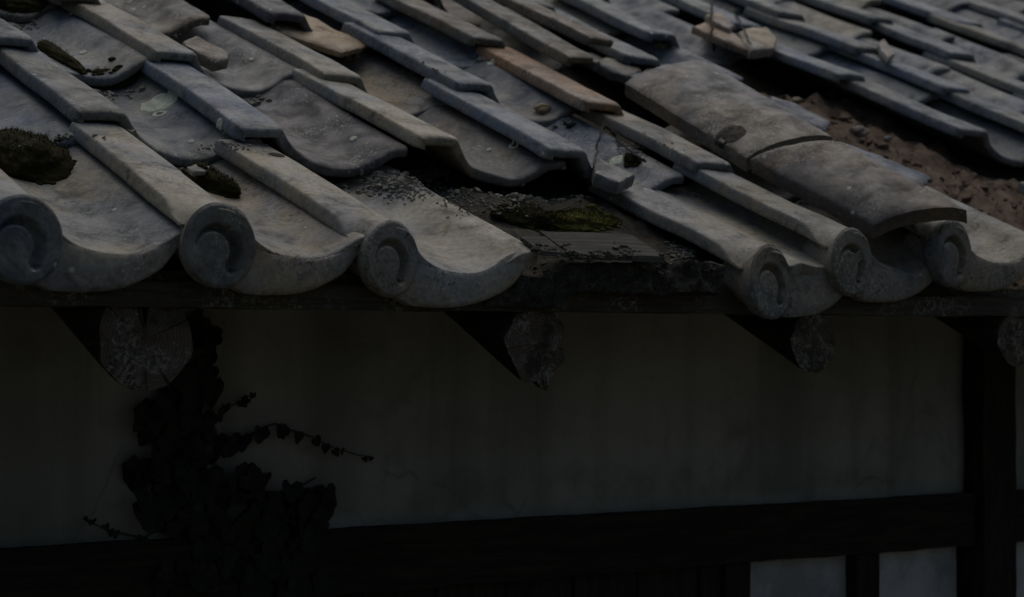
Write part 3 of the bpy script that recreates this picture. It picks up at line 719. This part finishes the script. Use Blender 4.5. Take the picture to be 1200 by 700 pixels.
for _ in range(2600):
    X = rnd.uniform(1.55, 2.9); Y = rnd.uniform(.06, 1.12)
    if in_dirt(X, Y) < .5: continue
    p = drop((X, Y, .6), .3)
    if p is None: continue
    if p.z > .045+.45*Y-.032: continue
    rock(bm, p, .0025+.014*rnd.random()**5, rnd)
link('earth_clods', bm, M['clod'], roof, smooth=False, stuff=True)
bm = bmesh.new()           # crust on the crumbling clay edge
for _ in range(900):
    l, nn, ob = hit(rnd.uniform(590, 840), rnd.triangular(280, 340, 300))
    if N(l, 22, 3) < .02: continue
    if ob is None or not ob.name.startswith(('clay', 'eave_b', 'board')): continue
    rock(bm, l, .0012+.0055*rnd.random()**2.5, rnd)
link('clay_crust', bm, M['dcrumb'], roof, smooth=False, stuff=True)

# ---- wire and twig
def strand(name, px, rad, lift, label, cat, twist=0):
    pts = []
    for (x, y) in px: l, nn, ob = hit(x, y); pts.append(l+Vector((0, -lift, lift*.6)))
    fine = []
    for a, b in zip(pts, pts[1:]):
        for k in range(6): fine.append(a+(b-a)*k/6)
    fine.append(pts[-1]); base = fine[0].copy(); bm = bmesh.new()
    for s in range(1+bool(twist)):
        tube(bm, [p-base+Vector((math.cos(i*1.1+s*3.14), math.sin(i*1.1+s*3.14), N(p, 40)))*(twist or .0012)+Vector((N(p, 30, 5), N(p, 30, 9), 0))*.006 for i, p in enumerate(fine)], rad, 6)
    tag(link(name, bm, M['wire'], None, base, sharp=180), label, cat)
strand('wire', [(829, 0), (830, 20), (829, 42), (832, 66)], .0016, .012, 'rusty twisted wire crossing the blue pan at the top', 'wire', .0018)
strand('wire', [(848, 8), (862, 26), (870, 42), (876, 56)], .0014, .010, 'rusty wire running between the two sand coloured broken pieces', 'wire', .0012)
strand('twig', [(702, 146), (698, 165), (694, 182), (688, 202), (684, 216)], .0016, .016, 'thin dark twisted twig hanging over the end of a blue roll', 'twig', .0012)
strand('twig', [(706, 150), (718, 164), (730, 176), (742, 186), (752, 194)], .0018, .008, 'crooked grey twig lying in the gap beside the tan roll', 'twig', .002)
strand('twig', [(684, 232), (675, 238), (664, 246), (652, 250)], .0013, .006, 'short dark twig lying above the bright green moss', 'twig')

# ---- small weeds
def weed(x, y, n, h, label, col, seed, flop=.8, wide=.0016):
    loc, nor, ob = hit(x, y); r_ = random.Random(seed); bm = bmesh.new()
    for _ in range(n):
        a = r_.uniform(0, 6.28); f = r_.uniform(.2, flop); hh = h*r_.uniform(.5, 1.1); d = Vector((math.cos(a)*f, math.sin(a)*f, 1)).normalized()
        w = d.cross(Vector((r_.uniform(-1, 1), r_.uniform(-1, 1), 0))).normalized()*wide; p0 = Vector((r_.uniform(-1, 1), r_.uniform(-1, 1), -.5))*.003
        p1 = p0+d*hh*.55; p2 = p0+d*hh+Vector((math.cos(a), math.sin(a), -.6))*hh*.18
        v = [bm.verts.new(q) for q in (p0-w*.7, p0+w*.7, p1+w, p1-w, p2)]
        bm.faces.new([v[0], v[1], v[2], v[3]]); bm.faces.new([v[3], v[2], v[4]])
    mt = M[col]; tag(link('weed', bm, mt, None, loc, sharp=180), label, 'weed', 'small weeds rooted in the roof')
weed(975, 117, 26, .035, 'dry straggly weed in the shade above the bare brown patch', 'grass', 1)
weed(667, 150, 16, .022, 'little dark green rosette on the blue tile', 'leaf', 2, 1.4, .0024)
weed(976, 140, 22, .012, 'low yellow green sprout at the edge of the bare brown patch', 'gmoss', 3, 1.6, .0035)
weed(996, 140, 12, .010, 'smaller yellow green sprout right of the low one', 'gmoss', 4, 1.6, .003)

# ---- ivy on the wall
iv = at(290, 700, WY); ivy = thing('ivy_vine', 'dark ivy climbing the shaded plaster wall at the left', 'climbing plant', (iv.x, WY-.01, -2.65))
leaf_me = []
for s in range(5):
    bm = bmesh.new(); c = bm.verts.new((0, .012, -.002)); r_ = random.Random(s); ring = []
    for k in range(14):
        a = 2*math.pi*k/14-math.pi/2; f = 1+.22*math.cos(3*(a-math.pi/2))+.10*math.cos(5*(a-math.pi/2))+r_.uniform(-.06, .06)
        if k == 0: f = .45
        ring.append(bm.verts.new((math.cos(a)*f*.021, .013+math.sin(a)*f*.021, .004*math.cos(2*a)+r_.uniform(-.001, .001))))
    for k in range(14): bm.faces.new([c, ring[k], ring[(k+1) % 14]])
    me = bpy.data.meshes.new('leaf'); bm.to_mesh(me); bm.free(); me.materials.append(M['leaf']); leaf_me.append(me)
rnd = random.Random(21)
def leaf(x, y, s):
    p = at(x, y, WY-rnd.uniform(.012, .05)); o = bpy.data.objects.new('leaf', rnd.choice(leaf_me)); COL.objects.link(o)
    o.parent = ivy; o.matrix_parent_inverse = INV[ivy.name]; o.location = p
    o.rotation_euler = (R(90)+rnd.uniform(-.55, .35), rnd.uniform(-.4, .4)+math.pi+rnd.uniform(-.8, .8), rnd.uniform(-.6, .4)); o.scale = (s, s, s)
blobs = [(238, 380, 14, 12, 7), (248, 402, 9, 14, 4), (240, 440, 16, 22, 9), (205, 432, 12, 10, 5), (178, 490, 22, 26, 16), (215, 480, 22, 30, 16), (172, 560, 20, 26, 14), (215, 540, 34, 40, 26),
         (190, 600, 24, 22, 13), (245, 600, 30, 34, 20), (300, 570, 34, 26, 20), (345, 600, 36, 34, 24), (372, 580, 14, 22, 8), (300, 640, 60, 30, 30), (240, 670, 60, 30, 26), (350, 670, 50, 28, 20), (250, 500, 12, 12, 5)]
for bx, by, sx, sy, n in blobs:
    for _ in range(n):
        a = rnd.uniform(0, 6.28); q = math.sqrt(rnd.random()); leaf(bx+math.cos(a)*q*sx, by+math.sin(a)*q*sy, rnd.choice((rnd.uniform(.4, .8), rnd.uniform(.8, 1.3))))
for pth, s0, s1, n in (([(262, 522), (285, 512), (322, 497), (358, 512), (392, 526), (438, 537)], .85, .22, 15), ([(240, 492), (262, 478), (300, 460)], .7, .25, 7), ([(168, 632), (135, 625), (112, 612), (98, 605)], .4, .2, 8)):
    for k in range(n):
        t = min(1, max(0, (k+rnd.uniform(-.4, .4))/(n-1)))*(len(pth)-1); i = min(int(t), len(pth)-2); f = t-i
        leaf(pth[i][0]*(1-f)+pth[i+1][0]*f+rnd.uniform(-3, 3), pth[i][1]*(1-f)+pth[i+1][1]*f+rnd.uniform(-3, 3), s0+(s1-s0)*k/(n-1))
def vine(px, r0, r1):
    pts = [at(x, y, WY-.008) for x, y in px]; fine = []
    for a, b in zip(pts, pts[1:]):
        for k in range(5): q = a+(b-a)*k/5; fine.append(q+Vector((N(q, 20)*.006, 0, N(q, 20, 4)*.006)))
    fine.append(pts[-1]); bm = bmesh.new(); tube(bm, fine, [r0+(r1-r0)*i/(len(fine)-1) for i in range(len(fine))], 6); link('stem', bm, M['stem'], ivy)
vine([(245, 2500), (255, 1500), (250, 900), (240, 700), (225, 600), (232, 520), (238, 450), (246, 395), (232, 366)], .007, .003); vine([(230, 560), (262, 522), (322, 497), (392, 526), (438, 537)], .002, .0008)
vine([(236, 500), (262, 478), (300, 460)], .0016, .0008); vine([(215, 610), (168, 632), (135, 625), (98, 605)], .0018, .0008); vine([(240, 640), (300, 590), (370, 560)], .003, .0015); vine([(220, 600), (180, 520), (170, 470)], .003, .001)

for o in bpy.data.objects:
    if o.type == 'MESH' and o.data.materials and o.data.materials[0] == M['tile'] and 'pan_tint' not in o: o['pan_tint'] = (1.0, 1.0, 1.0)
